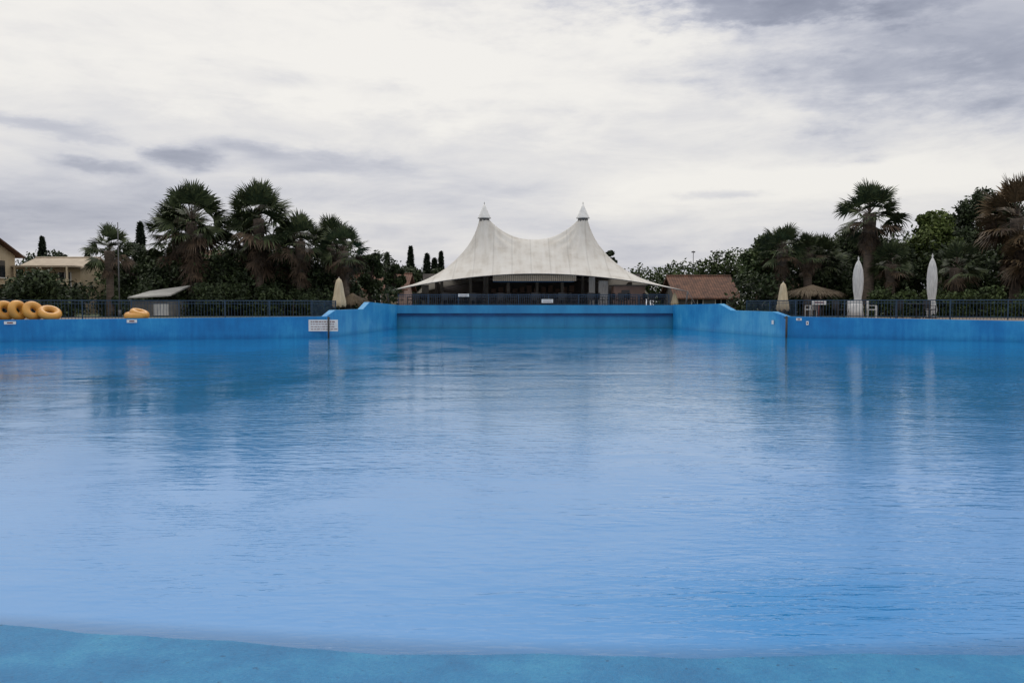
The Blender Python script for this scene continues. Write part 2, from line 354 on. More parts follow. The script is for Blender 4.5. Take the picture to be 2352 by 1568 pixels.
# ---------------------------------------------------------------- terrace + restaurant
t=MB()
t.box((1.57,68,1.18),(19.2,22.4,0.64)); t.obj('terrace',[M_grey])
rest=empty('restaurant_building',(1.6,66,1.5))
def robj(mbx,name,mats):
    o=mbx.obj(name,mats); o.parent=rest; o.matrix_parent_inverse=Matrix.Translation((-1.6,-66,-1.5)); return o
b=MB()
b.box((1.7,72,2.9),(19,0.3,2.8)); b.box((-6.3,70.2,2.5),(0.25,3.4,2.0)); b.box((9.9,70.2,2.5),(0.25,3.4,2.0))
robj(b,'back_wall',[M_interior])
b=MB(); b.box((1.6,69.0,3.95),(13.5,6,0.18)); b.box((1.65,62.5,3.36),(6.2,0.12,0.10),mi=1)
for k in range(7): b.box((-3.6+k*1.75,65.9,3.75),(0.12,0.2,0.22))
robj(b,'roof_beams',[M_darkwood,M_bluedark])
b=MB()
for k in range(40): b.box((-1.35+k*0.155,60.9+(k%2)*.03,3.58),(0.13,0.05,0.44),mi=0)
robj(b,'striped_awning',[M_awning])
b=MB()
for x in (-5.6,-3.3,-2.0,-0.3,2.0,4.0,6.3): b.box((x,65.5,2.7),(0.22,0.22,2.3),mi=0)
b.box((6.05,62.2,2.6),(0.45,0.3,2.2),mi=1); b.box((6.85,61.6,2.45),(0.7,0.25,1.9),mi=1); b.box((-6.6,62.5,2.3),(0.5,0.3,1.6),mi=0)
robj(b,'columns',[M_grey,M_wcanvas])
b=MB(); b.box((8.7,61.5,2.25),(2.3,1.6,1.5)); b.box((8.7,61.5,3.03),(2.6,1.9,0.08),mi=1)
b.box((8.4,60.69,2.4),(0.6,0.03,0.6),mi=2); robj(b,'pink_kiosk',[M_stucco2,M_grey,M_glass])
b=MB(); b.box((1.8,68,2.05),(7.5,0.8,1.0)); b.box((1.8,67.95,2.58),(7.7,1.0,0.06),mi=1)
for k in range(12): b.box((-1.6+k*0.62,71.7,2.7+0.15*(k%3)),(0.42,0.1,0.6),mi=2)
robj(b,'bar_counter',[M_interior,M_darkwood,M_stucco2])

def fence(name,pts,h,mat,bar=0.14,post=2.0,zb=ZD,parent=None):
    f=MB()
    for (x0,y0),(x1,y1) in zip(pts[:-1],pts[1:]):
        L=math.hypot(x1-x0,y1-y0); a=math.atan2(y1-y0,x1-x0); cx,cy=(x0+x1)/2,(y0+y1)/2
        f.box((cx,cy,zb+h),(L,0.05,0.05),a); f.box((cx,cy,zb+0.14),(L,0.03,0.03),a); f.box((cx,cy,zb+h-0.14),(L,0.025,0.025),a)
        nb=int(L/bar)
        for k in range(nb):
            t_=(k+.5)/nb; f.box((x0+(x1-x0)*t_,y0+(y1-y0)*t_,zb+h/2),(0.018,0.018,h-0.02),a)
        npst=max(1,int(L/post))
        for k in range(npst+1):
            t_=k/npst; f.box((x0+(x1-x0)*t_,y0+(y1-y0)*t_,zb+h/2+0.02),(0.055,0.055,h+0.04),a)
    return f.obj(name,[mat])
fence('metal_fence',[(-41,27),(-26,36.2),(-10.2,41.8),(-9.9,46)],0.90,M_fence)
fence('metal_fence',[(13.6,47.5),(14.6,42.2),(25,36.8),(41,27)],0.92,M_fence)
fence('metal_fence',[(-7.9,56.95),(10.9,56.95)],0.80,M_fence,zb=1.5)

def chair(mbx,x,y,z,a,mi=0):
    ca,sa=math.cos(a),math.sin(a)
    def P_(lx,ly,lz): return (x+lx*ca-ly*sa,y+lx*sa+ly*ca,z+lz)
    mbx.box(P_(0,0,0.45),(0.45,0.45,0.05),a,mi); mbx.box(P_(0,0.21,0.72),(0.45,0.04,0.46),a,mi)
    for sx in(-.2,.2):
        mbx.box(P_(sx,-.2,.33),(.04,.04,.66),a,mi); mbx.box(P_(sx,.2,.22),(.04,.04,.44),a,mi); mbx.box(P_(sx,0,.66),(.04,.42,.03),a,mi)
def table(mbx,x,y,z,mi=0,r=0.45):
    mbx.tube([(x,y,z+.72),(x,y,z+.75)],[r,r],16,mi); mbx.tube([(x,y,z),(x,y,z+.73)],[.04,.04],8,mi); mbx.tube([(x,y,z),(x,y,z+.04)],[.25,.22],12,mi)
for k in range(9):
    x=-6.8+k*2.1+R.uniform(-.2,.2); y=58.6+R.uniform(-.3,1.6)
    tb=MB(); table(tb,x,y,1.5); 
    for a in (0.3,1.9,3.4,5.0): chair(tb,x-math.sin(a)*-.75,y+math.cos(a)*.75,1.5,a)
    tb.obj('cafe_table_set',[M_black])
for (x,z,wd,ht) in ((-3.35,2.26,0.75,0.2),(2.45,1.86,0.8,0.26)):
    s=MB(); s.box((x,56.88,z),(wd,0.03,ht)); 
    for q in (-.05,.05): s.box((x,56.862,z+q),(wd*.75,0.004,0.025),mi=1)
    s.obj('notice_sign',[M_white,M_ink])

s=MB(); s.box((-9.15,39.72,0.60),(1.42,0.03,0.56))
rr=np.random.default_rng(3)
for q,zz in enumerate((0.78,0.66,0.54,0.42)):
    x=-9.75
    while x<-8.6:
        wd=rr.uniform(.05,.17); s.box((x+wd/2,39.702,zz),(wd,0.004,0.035 if q else .05),mi=1); x+=wd+.035
s.obj('warning_sign',[M_white,M_ink])
s=MB(); s.tube([(-8.87,39.6,-0.6),(-8.87,39.6,1.02)],[.045,.045],8); s.box((-8.87,39.68,0.95),(0.10,0.2,0.05)); s.obj('corner_pole',[M_black])
s=MB(); s.tube([(13.32,39.75,-0.8),(13.32,39.75,1.06)],[.055,.055],8); s.box((13.32,39.85,0.97),(0.12,0.25,0.06)); s.obj('corner_pole',[M_black])
def seg(ax,ay,bx,by,t): return (ax+(bx-ax)*t, ay+(by-ay)*t, math.atan2(by-ay,bx-ax))
for (A,B,t_,z,wd,ht) in (((-22,35.4),(-9.06,40),0.37,0.86,0.42,0.14),((-22,35.4),(-9.06,40),0.02,0.82,0.45,0.13),
                    ((13.4,40),(22,35.4),0.06,0.90,0.25,0.12),((13.4,40),(22,35.4),0.10,0.72,0.12,0.18)):
    x,y,a=seg(*A,*B,t_); s=MB(); nx_,ny_=math.sin(a),-math.cos(a)
    s.box((x+nx_*.03,y+ny_*.03,z),(wd,0.02,ht),a); s.box((x+nx_*.043,y+ny_*.043,z),(wd*.5,0.004,ht*.45),a,mi=1); s.obj('depth_marker_sign',[M_white,M_ink])
s=MB(); s.box((13.14,41.3,0.72),(0.02,0.2,0.2),0.15); s.obj('depth_marker_sign',[M_white])

# ---------------------------------------------------------------- inflatable tubes
def tube_ring(x,y,R_,r,tilt,yaw,z=None):
    s=MB(); M=Matrix.Rotation(yaw,3,'Z')@Matrix.Rotation(tilt,3,'X')
    zc=ZD+r+ (R_)*abs(math.sin(tilt)) if z is None else z
    s.torus((x,y,zc),R_,r,M); 
    return s.obj('inflatable_tube',[M_yellow])
for (x,y,yaw,tl) in ((-22.9,36.0,1.2,1.3),(-22.35,36.1,.95,1.2),(-21.85,36.25,1.25,1.3),(-21.3,36.45,1.0,1.1),(-23.5,35.8,.8,1.3),(-24.1,35.6,.9,1.2)):
    tube_ring(x,y,0.29,0.175,tl,yaw)
tube_ring(-20.65,36.6,0.33,0.17,0.55,0.8)
tube_ring(-17.35,37.75,0.32,0.17,0.15,0.2,z=1.10)
tube_ring(-17.2,37.85,0.28,0.16,0.35,1.2,z=1.20)

# ---------------------------------------------------------------- parasols (closed)
def parasol(x,y,ztop,zlow,r,mat,zb=ZD,prof=None):
    s=MB(); H=ztop-zlow; k=24
    prof=prof or [(0,.06),(.02,.20),(.05,.10),(.08,.30),(.14,.62),(.24,.88),(.4,1.0),(.6,.92),(.72,.72),(.78,.66),(.84,.86),(.93,1.0),(1.0,.85)]
    vs=[];fs=[]
    for i,(t_,q) in enumerate(prof):
        for j in range(k):
            a=2*math.pi*j/k; fold=1+0.22*math.cos(6*a+0.8*t_)*min(1,t_*3)
            vs.append((x+r*q*fold*math.cos(a),y+r*q*fold*math.sin(a),ztop-H*t_-(0.06*math.cos(6*a) if t_==1.0 else 0)))
    for i in range(len(prof)-1):
        for j in range(k): fs.append((i*k+j,i*k+(j+1)%k,(i+1)*k+(j+1)%k,(i+1)*k+j))
    s.add(vs,fs,0,True)
    s.tube([(x,y,zb),(x,y,ztop+.05)],[.03,.025],8,1); s.tube([(x,y,zb),(x,y,zb+.12)],[.3,.28],14,1)
    return s.obj('closed_parasol',[mat,M_pole])
PC=[(0,.05),(.03,.18),(.08,.42),(.2,.55),(.4,.66),(.62,.80),(.82,1.0),(.95,1.05),(1,.9)]
parasol(-9.95,47.2,3.15,1.50,0.34,M_cream,prof=PC)
parasol(15.0,45.4,2.85,1.30,0.30,M_cream,prof=PC)
parasol(18.55,44,4.15,1.25,0.25,M_wcanvas)
parasol(22.0,43,4.23,1.10,0.24,M_wcanvas)
parasol(11.5,58,2.45,1.6,0.22,M_cream,prof=PC)
parasol(-8.55,59,2.6,1.3,0.22,M_cream,prof=PC)

for (x,y,mt) in ((15.9,43.6,M_wcanvas),(17.9,43.2,M_wcanvas),(18.7,42.6,M_wcanvas),(16.6,44.4,M_black),(20.4,43.5,M_black),(17.1,43.0,M_black),(21.6,42.4,M_black)):
    s=MB(); chair(s,x,y,ZD,R.uniform(0,6)); s.obj('garden_chair',[mt])
for (x,y) in ((16.3,43.2),(18.2,44.0),(21.0,42.6)):
    s=MB(); table(s,x,y,ZD); s.obj('garden_table',[M_black])
s=MB(); s.box((15.95,42.6,1.72),(0.75,0.03,0.22)); s.tube([(15.95,42.63,.9),(15.95,42.63,1.65)],[.025,.025],6,1); s.box((15.95,42.58,1.72),(0.5,0.005,0.06),mi=1); s.obj('notice_sign',[M_white,M_ink])
s=MB(); s.tube([(18.0,42.9,.9),(18.0,42.9,1.3),(18.0,42.9,1.62),(18.0,42.9,1.66)],[.42,.36,.3,.26],10,0); s.obj('covered_table',[M_wcanvas])
def thatched(x,y,z,r,seed=0):
    s=MB(); s.tube([(x,y,ZD),(x,y,z)],[.06,.05],8,1)
    s.tube([(x,y,z+.05),(x,y,z-.12),(x,y,z-.40)],[.05,r*.3,r*.8],18,0)
    Q=[]
    for k in range(1600):
        a=R.uniform(0,6.28); q=R.uniform(.2,.95)*(1+.12*math.sin(3*a)); zz=z-.02-.45*q; d=np.array([math.cos(a),math.sin(a),-.3-R.uniform(0,.5)])
        p0=np.array([x,y,0])+np.array([math.cos(a)*r*q,math.sin(a)*r*q,zz+R.uniform(-.05,.06)]); tt=np.array([-math.sin(a),math.cos(a),0])*.022
        p1=p0+d*R.uniform(.2,.55); Q.append([p0-tt,p0+tt,p1+tt*.4,p1-tt*.4])
    return quadmesh('thatched_parasol',np.array(Q),[M_thatch,M_bark],extra=s)
thatched(18.1,49.5,2.75,1.9); thatched(-10.3,53,2.3,1.0)

# ---------------------------------------------------------------- buildings
def gable(name,x0,x1,y0,y1,zw,zr,wall,roof,wins=(),over=0.4,base=ZD):
    e=empty(name,((x0+x1)/2,(y0+y1)/2,base)); inv=Matrix.Translation((-(x0+x1)/2,-(y0+y1)/2,-base))
    s=MB(); ym=(y0+y1)/2
    s.box(((x0+x1)/2,ym,(base+zw)/2),(x1-x0,y1-y0,zw-base))
    s.add([(x0+.01,y0,zw),(x0+.01,y1,zw),(x0+.01,ym,zr),(x1-.01,y0,zw),(x1-.01,y1,zw),(x1-.01,ym,zr)],[(0,2,1),(3,4,5)])
    o=s.obj('walls',[wall]); o.parent=e; o.matrix_parent_inverse=inv
    s=MB(); th=.12; sl=(zr-zw)/(ym-y0)
    for sg in (-1,1):
        ye=ym+sg*((y1-y0)/2+over); ze=zr-sl*((y1-y0)/2+over)
        s.add([(x0-over,ym,zr+th),(x1+over,ym,zr+th),(x1+over,ye,ze+th),(x0-over,ye,ze+th),
               (x0-over,ym,zr+.01),(x1+over,ym,zr+.01),(x1+over,ye,ze+.01),(x0-over,ye,ze+.01)],
              [(0,1,2,3),(4,7,6,5),(3,2,6,7),(0,3,7,4),(1,5,6,2)])
    s.tube([(x0-over,ym,zr+th),(x1+over,ym,zr+th)],[.09,.09],8)
    o=s.obj('roof',[roof]); o.parent=e; o.matrix_parent_inverse=inv
    s=MB()
    for (wx_,wz,ww,wh) in wins:
        s.box((wx_,y0-.005,wz),(ww,.05,wh),mi=0); s.box((wx_,y0-.04,wz-wh/2-.04),(ww+.2,.12,.07),mi=1)
        s.box((wx_,y0-.04,wz),(.05,.03,wh),mi=1); s.box((wx_-ww/2-.03,y0-.03,wz),(.06,.08,wh),mi=1); s.box((wx_+ww/2+.03,y0-.03,wz),(.06,.08,wh),mi=1)
    if wins: o=s.obj('windows',[M_glass,M_white]); o.parent=e; o.matrix_parent_inverse=inv
    return e,inv
gable('tiled_roof_building',12.6,16.9,62,68,2.2,3.75,M_grey,M_tile,wins=((14,1.6,.8,.9),(15.8,1.6,.8,.9)))
gable('tiled_roof_building',20.0,24.5,61,66,2.0,3.4,M_grey,M_tile,wins=((21,1.5,.7,.8),))
gable('tiled_roof_building',-14.2,-9.5,72,78,3.0,4.3,M_stucco2,M_tile,wins=((-12,2.2,.9,1),))
e,inv=gable('beige_villa',-49,-38.4,57.5,63.5,5.4,6.6,M_stucco,M_tile,wins=((-40.6,4.3,1.0,1.2),(-43,4.3,1,1.2),(-46,4.3,1,1.2)),over=.5)
s=MB()
for (yy,zz) in ((59.2,4.3),(59.2,1.9),(61.8,4.3),(61.8,1.9)): s.box((-38.39,yy,zz),(.05,.8,1.25),mi=0); s.box((-38.35,yy,zz-.68),(.14,1.0,.07),mi=1)
s.box((-38.2,60.5,3.15),(.5,6.0,.14),mi=2)
o=s.obj('side_windows',[M_glass,M_white,M_stucco]); o.parent=e; o.matrix_parent_inverse=inv
e,inv=gable('beige_house',-38.4,-33.9,64.5,69.5,4.5,5.3,M_stucco,M_beigeroof,wins=((-37.2,3.6,.9,1.1),(-35.1,3.6,.9,1.1)),over=.4)
s=MB(); s.box((-36.1,63.6,2.75),(4.4,1.7,.15)); s.box((-36.1,62.75,3.2),(4.4,.06,.8)); s.box((-36.1,63.7,4.55),(4.9,1.6,.12),mi=1)
for x in (-38.1,-36.1,-34.1): s.box((x,62.9,1.8),(.2,.2,1.8)); s.box((x,62.95,3.95),(.12,.12,1.1))
o=s.obj('balcony',[M_stucco,M_beigeroof]); o.parent=e; o.matrix_parent_inverse=inv
e=empty('lean_to_shed',(-22,51,ZD)); inv=Matrix.Translation((22,-51,-ZD))
s=MB(); s.box((-22.0,51.2,1.35),(2.6,2.4,.9)); s.box((-21.4,49.98,1.3),(.9,.04,.7),mi=1); o=s.obj('walls',[M_grey,M_wcanvas]); o.parent=e; o.matrix_parent_inverse=inv
s=MB(); s.add([(-23.3,49.7,2.05),(-20.7,49.7,2.2),(-20.7,52.8,2.85),(-23.3,52.8,2.5),(-23.3,49.7,1.97),(-20.7,49.7,2.12),(-20.7,52.8,2.77),(-23.3,52.8,2.42)],
   [(0,1,2,3),(4,7,6,5),(0,4,5,1),(1,5,6,2),(3,2,6,7),(0,3,7,4)]); o=s.obj('roof',[M_shedroof]); o.parent=e; o.matrix_parent_inverse=inv
gable('beige_house',-40,-31,95,103,6.2,8,M_stucco,M_tile,wins=((-38,4.8,1,1.2),(-35,4.8,1,1.2)))

# ---------------------------------------------------------------- vegetation
def rand_quads(c,size,rng,elong=1.6):
    n=len(c); a=rng.normal(size=(n,3)); a/=np.linalg.norm(a,axis=1,keepdims=True)
    b=rng.normal(size=(n,3)); b-=a*np.sum(a*b,1,keepdims=True); b/=np.linalg.norm(b,axis=1,keepdims=True)
    s=size*rng.uniform(.6,1.3,(n,1)); a*=s*elong*.5; b*=s*.5
    return np.stack([c-a,c-b*.8+a*.1,c+a,c+b*.8+a*.1],1)
def clumps(cs,rs,per,size,rng):
    pts=[]
    for c,r in zip(cs,rs):
        d=rng.normal(size=(per,3)); d/=np.linalg.norm(d,axis=1,keepdims=True)
        q=rng.uniform(.25,1,(per,1))**.5; pts.append(np.array(c)+d*q*r*np.array([1,1,.8])*rng.uniform(.75,1.25,(per,1)))
    return rand_quads(np.vstack(pts),size,rng)
def tree(name,x,y,ztop,w,crown_h,mat,nc=26,per=330,leaf=.17,seed=0,trunk=.18,base=ZD):
    rng=np.random.default_rng(seed); zc=ztop-crown_h/2
    cs=[];rs=[]
    for k in range(nc):
        d=rng.normal(size=3); d/=np.linalg.norm(d); q=rng.uniform(.35,1)**.6
        r=rng.uniform(.09,.21)*w
        cs.append((x+d[0]*q*(w/2-r*.4),y+d[1]*q*(w/2-r*.4),zc+d[2]*q*(crown_h/2-r*.5))); rs.append(r)
    Q=clumps(cs,rs,per,leaf,rng); s=MB()
    fork=max(base+.4,ztop-crown_h*1.0)
    s.tube([(x,y,base-.1),(x+.05,y,(base+fork)/2),(x,y,fork),(x+.05,y,zc)],[trunk*1.2,trunk,trunk*.85,trunk*.45],9,1)
    for c in cs[::2]:
        m_=(x+(c[0]-x)*.45,y+(c[1]-y)*.45,fork+(c[2]-fork)*.6); s.tube([(x,y,fork),m_,c],[trunk*.5,trunk*.3,.02],5,1)
    return quadmesh(name,Q,[mat,M_bark],extra=s)
def cypress(x,y,ztop,w,seed,base=ZD):
    rng=np.random.default_rng(seed); n_=5000; t_=rng.uniform(0,1,n_); a=rng.uniform(0,6.28,n_)
    prof=np.minimum(1,(t_*8)**.5)*(1-t_)**.55*(1+.18*np.sin(a*3+t_*14)+.12*np.sin(t_*40+a)); q=rng.uniform(.5,1,n_)**.5*w/2*prof
    c=np.stack([x+q*np.cos(a),y+q*np.sin(a),base+.4+t_*(ztop-base-.4)],1)
    s=MB(); s.tube([(x,y,base-.1),(x,y,base+(ztop-base)*.8)],[.14,.03],7,1)
    return quadmesh('cypress_tree',rand_quads(c,.22,rng,2.2),[L_cyp,M_bark],extra=s)
def mass(name,pts,mat,per=300,leaf=.18,seed=0,dens=1.0,base=ZD):
    rng=np.random.default_rng(seed); cs=[];rs=[]; s=MB()
    for (a,b) in zip(pts[:-1],pts[1:]):
        L=math.hypot(b[0]-a[0],b[1]-a[1]); k=max(1,int(L*dens))
        for i in range(k):
            t_=(i+rng.uniform(0,1))/k; p=[a[j]+(b[j]-a[j])*t_ for j in range(4)]
            top=p[2]+rng.normal()*.10*(p[2]-base); z=top-p[3]*.6
            s.tube([(p[0],p[1],base-.1),(p[0]+.1,p[1],max(base+.2,top-p[3]))],[.09,.04],5,1)
            while z>base:
                r=p[3]*rng.uniform(.5,1.0)
                cs.append((p[0]+rng.normal()*p[3]*.55,p[1]+rng.normal()*p[3]*.7,z)); rs.append(r); z-=r*.85
    return quadmesh(name,clumps(cs,rs,per,leaf,rng),[mat,M_bark],extra=s)
def palm(x,y,zc,r,seed,leafm=None,nf=46,skirt=1.5,trunk=.28,lean=0.0,base=ZD):
    leafm=leafm or L_palm; rng=np.random.default_rng(seed); Q=[];mi=[]
    top=np.array([x+lean,y,zc])
    def frond(o,az,el,L,fan,nl,mat,droop,spread=1.45):
        d=np.array([math.cos(az)*math.cos(el),math.sin(az)*math.cos(el),math.sin(el)])
        side=np.array([-math.sin(az),math.cos(az),0.0]); roll=rng.normal()*.45
        up=np.cross(side,d); side=side*math.cos(roll)+up*math.sin(roll); up=np.cross(side,d)
        p1=o+d*L*.5; p2=o+d*L+np.array([0,0,-droop*.12*L])
        wv_=side*.02
        Q.append([o-wv_*1.6,o+wv_*1.6,p1+wv_,p1-wv_]); mi.append(2); Q.append([p1-wv_,p1+wv_,p2+wv_*.7,p2-wv_*.7]); mi.append(2)
        for k in range(nl):
            a=(k/(nl-1)-.5)*2*spread+rng.normal()*.04
            ll=fan*(1-.25*(a/spread)**2)*rng.uniform(.88,1.1)
            ld=d*math.cos(a)+side*math.sin(a)+up*(.18*abs(math.sin(a)))
            ld/=np.linalg.norm(ld)
            pm=p2+ld*ll*.5; pe=p2+ld*ll*.78+np.array([0,0,-droop*ll*.04]); tip=p2+ld*ll+np.array([0,0,-droop*ll*rng.uniform(.10,.30)])
            pn=np.cross(ld,up); pn/=np.linalg.norm(pn)+1e-6; wd=.052*fan
            Q.append([p2-pn*.012,p2+pn*.012,pm+pn*wd,pm-pn*wd]); mi.append(mat)
            Q.append([pm-pn*wd,pm+pn*wd,pe+pn*wd*.55,pe-pn*wd*.55]); mi.append(mat)
            Q.append([pe-pn*wd*.55,pe+pn*wd*.55,tip+pn*.004,tip-pn*.004]); mi.append(mat)
    for k in range(nf):
        t_=k/(nf-1); el=math.radians(84-118*t_**.9+rng.normal()*8); az=k*2.399+rng.normal()*.2
        L=r*rng.uniform(.40,.66); fan=r*rng.uniform(.42,.56)
        mat=0 if (t_<.85 or rng.uniform()<.3) else 1
        frond(top+np.array([0,0,.1-.4*t_*r*.3]),az,el,L,fan,18,mat,.3+.8*t_)
    ns=int(20*skirt)
    for k in range(ns):
        t_=(k+.5)/ns; el=math.radians(-50-28*rng.uniform()); az=k*2.399+rng.normal()*.3
        frond(top+np.array([0,0,-.35-t_*skirt]),az,el,r*.30,r*.36*rng.uniform(.8,1.2),11,1,.5,1.0)
    s=MB(); H=zc-base; pts=[];rd=[]
    for i in range(26):
        t_=i/25; pts.append((x+lean*t_**1.5,y,base-.1+t_*(H+.1))); rd.append(trunk*(1.25-.35*min(1,t_*3))*(1+.05*(i%2))+(.08*t_ if t_>.75 else 0))
    s.tube(pts,rd,12,2)
    return quadmesh('fan_palm_tree',np.array(Q),[leafm,L_dead,M_trunk],mi=mi,extra=s)
palm(-23.5,48,4.75,1.6,1,nf=34,skirt=.4,trunk=.22)
palm(-21.0,54,7.1,2.55,2,skirt=2.8,nf=66)
palm(-23.2,57,6.4,2.4,3,skirt=2.2,nf=52)
palm(-16.6,54,7.2,2.55,4,skirt=2.2,nf=66,trunk=.3)
palm(-18.3,57,6.0,2.3,5,skirt=2.0,nf=52)
palm(-13.9,54,5.75,2.0,6,skirt=1.6,nf=52)
palm(-12.6,57,5.9,1.9,7,skirt=1.6,nf=52)
palm(-10.9,54,5.1,1.8,8,skirt=1.2,lean=-.2,nf=48)
palm(-15.4,56,5.0,1.8,9,skirt=1.4)
palm(21.7,50,7.1,2.1,11,nf=62,skirt=1.0,trunk=.33)
palm(17.1,52,5.1,1.65,12,skirt=.8,nf=50)
palm(20.3,54,4.6,1.7,13,skirt=.8,nf=50)
palm(28.2,46,6.4,2.3,14,leafm=L_palm_red,skirt=2.2,nf=60)
palm(25.4,47,3.7,1.6,15,skirt=.6)
palm(28.4,44.5,4.2,1.9,16,leafm=L_palm_red,skirt=1.0)
palm(22.6,49,4.0,1.4,17,skirt=.5)
palm(18.9,52.5,4.9,1.3,18,skirt=.6)
tree('broadleaf_tree',27.5,54,8.0,3.8,5.0,L_light,seed=21,nc=38)
tree('broadleaf_tree',33.0,58,10.4,4.2,5.8,L_dark,seed=22,nc=38)
tree('broadleaf_tree',35.6,57,9.2,4.5,5,L_dark,seed=23,nc=34)
tree('broadleaf_tree',18.2,58,7.0,3.8,4.2,L_mid,seed=24,nc=32)
tree('broadleaf_tree',23.6,57,7.0,4.2,4.4,L_dark,seed=25,nc=32)
tree('broadleaf_tree',30.2,56,7.4,4.0,4.8,L_dark,seed=26,nc=30)
tree('broadleaf_tree',31.5,50,6.6,4.0,4.6,L_mid,seed=27,nc=30)
tree('broadleaf_tree',25.6,60,7.6,4.5,4.8,L_dark,seed=28,nc=30)
mass('shrubbery',[(15.8,55,3.6,1.1),(18,54,4.2,1.3),(21,54.5,4.7,1.4),(24,53,5.0,1.5),(27,51.5,5.2,1.6),(31,49,5.0,1.6),(38,46,5.0,1.7)],L_dark,seed=31,dens=1.6)
mass('shrubbery',[(21,48.5,2.3,.7),(24,47,2.6,.8),(27,45,2.5,.8),(30,43,2.4,.8)],L_mid,seed=32,dens=1.6,leaf=.13)
mass('tree_line',[(8.5,80,5.0,1.5),(12,80,5.2,1.6),(16,80,5.5,1.7),(20,78,6.4,1.8),(28,76,7.2,2.0),(40,72,8,2.2),(60,66,9,2.4)],L_mid,seed=33,dens=1.1,per=380,leaf=.22)
tree('broadleaf_tree',9.6,82,7.2,2.0,3.8,L_dark,seed=34)
mass('shrubbery',[(-24.5,56,4.0,1.3),(-21,55.6,5.0,1.6),(-17,56,5.2,1.6),(-13,56,4.6,1.4),(-10.5,56.5,3.8,1.2)],L_dark,seed=41,dens=2.0)
mass('shrubbery',[(-21.5,52.5,2.4,.8),(-18,52.5,2.9,.9),(-14,52.5,2.7,.8),(-11.5,52.8,2.3,.7)],L_dark,seed=62,dens=1.8,leaf=.14)
mass('shrubbery',[(-28.5,46,2.6,.9),(-26.5,46,3.5,1.1),(-24.6,46.5,2.9,1.0)],L_dark,seed=42,dens=2.0)
mass('shrubbery',[(-24.3,48.2,2.2,.6),(-22.9,48.4,1.9,.5)],L_dark,seed=52,dens=2.5,leaf=.12)
mass('shrubbery',[(-36.0,57,2.4,.8),(-33,56,3.6,1.2),(-30,56,3.5,1.2)],L_dark,seed=43,dens=1.8)
mass('tree_line',[(-34,70,4.6,1.4),(-30,65,5.3,1.6),(-26,64,5.8,1.6),(-22,66,5.8,1.5)],L_mid,seed=44,dens=1.4)
mass('tree_line',[(-18.5,78,5.6,1.6),(-15,76,6.0,1.6),(-12,80,5.6,1.5),(-8,82,5.0,1.4),(-4,86,4.8,1.4),(2,90,4.6,1.4),(9,88,5.0,1.5)],L_dark,seed=45,dens=1.3,per=380,leaf=.22)
mass('tree_line',[(-80,84,6,2),(-60,90,7,2.2),(-45,88,6.2,2),(-30,86,6.2,2),(-18,90,6,2)],L_dark,seed=46,dens=.9,per=380,leaf=.25)
tree('broadleaf_tree',-10.4,60,5.6,2.2,3.4,L_dark,seed=47)
tree('broadleaf_tree',-9.2,64,5.0,1.8,2.8,L_dark,seed=48)
tree('broadleaf_tree',-28.6,62,6.4,3.6,4,L_dark,seed=49)
cypress(-11.1,90,7.9,1.2,51); cypress(-12.9,85,6.9,.8,52); cypress(-9.1,88,7.0,1.3,53); cypress(-8.3,88,6.5,1.3,54); cypress(-7.6,88,7.2,.9,55)
cypress(-29.8,66,8.1,1.1,56); cypress(-51.4,90,9.0,1.5,57); cypress(-15.6,92,7.0,1.0,58)
cypress(-47.5,92,7.6,1.2,59)

s=MB(); s.tube([(-22.5,47,ZD),(-22.5,47,6.3)],[.05,.025],8); s.tube([(-22.5,47,ZD),(-22.5,47,ZD+.4)],[.09,.09],8); s.obj('flag_pole',[M_cable])
s=MB(); s.tube([(-11.1,65,ZD),(-11.1,65,5.1)],[.1,.07],8); s.box((-11.1,65,4.8),(1.1,.08,.08)); s.obj('utility_pole',[M_bark])
s=MB(); s.tube([(17.2,78,ZD),(17.2,78,6.7)],[.05,.03],8); s.box((17.2,78,6.6),(.3,.25,.12)); s.obj('floodlight_pole',[M_cable])

# ---------------------------------------------------------------- sky / light
world=bpy.data.worlds.new('World'); scene.world=world; world.use_nodes=True; nt=world.node_tree; nt.nodes.clear()
out=nt.nodes.new('ShaderNodeOutputWorld')
tc=nd(nt,'ShaderNodeTexCoord'); D=tc.outputs['Generated']
def vmath(op,a,b=None):
    n_=nt.nodes.new('ShaderNodeVectorMath'); n_.operation=op
    for i,v_ in enumerate((a,b)):
        if v_ is None: continue
        if isinstance(v_,bpy.types.NodeSocket): nt.links.new(v_,n_.inputs[i])
        else: n_.inputs[i].default_value=v_
    return n_
wn=nd(nt,'ShaderNodeTexNoise',{'Vector':vmath('MULTIPLY',D,(1,1,3)).outputs[0],'Scale':9,'Detail':8,'Roughness':0.62})
wc=vmath('SUBTRACT',wn.outputs['Color'],(0.5,0.5,0.5)).outputs[0]
Dw=vmath('ADD',D,vmath('MULTIPLY',wc,(0.12,0.06,0.035)).outputs[0]).outputs[0]
Db=vmath('ADD',D,vmath('MULTIPLY',wc,(0.45,0.2,0.22)).outputs[0]).outputs[0]
sp=nd(nt,'ShaderNodeSeparateXYZ',{0:D}); dz=sp.outputs[2]
inv=mth(nt,'DIVIDE',1.0,mth(nt,'ADD',mth(nt,'MAXIMUM',dz,0.0),0.08))
cx=mth(nt,'MULTIPLY',sp.outputs[0],inv); cy=mth(nt,'MULTIPLY',sp.outputs[1],inv)
cv=nd(nt,'ShaderNodeCombineXYZ',{0:cx,1:cy,2:0.0}).outputs[0]
c1=nd(nt,'ShaderNodeTexNoise',{'Vector':cv,'Scale':0.85,'Detail':10,'Roughness':0.6,'Distortion':0.35})
c2=nd(nt,'ShaderNodeTexNoise',{'Vector':vmath('MULTIPLY',D,(2.4,2.4,10)).outputs[0],'Scale':2.6,'Detail':10,'Roughness':0.62,'Distortion':0.5})
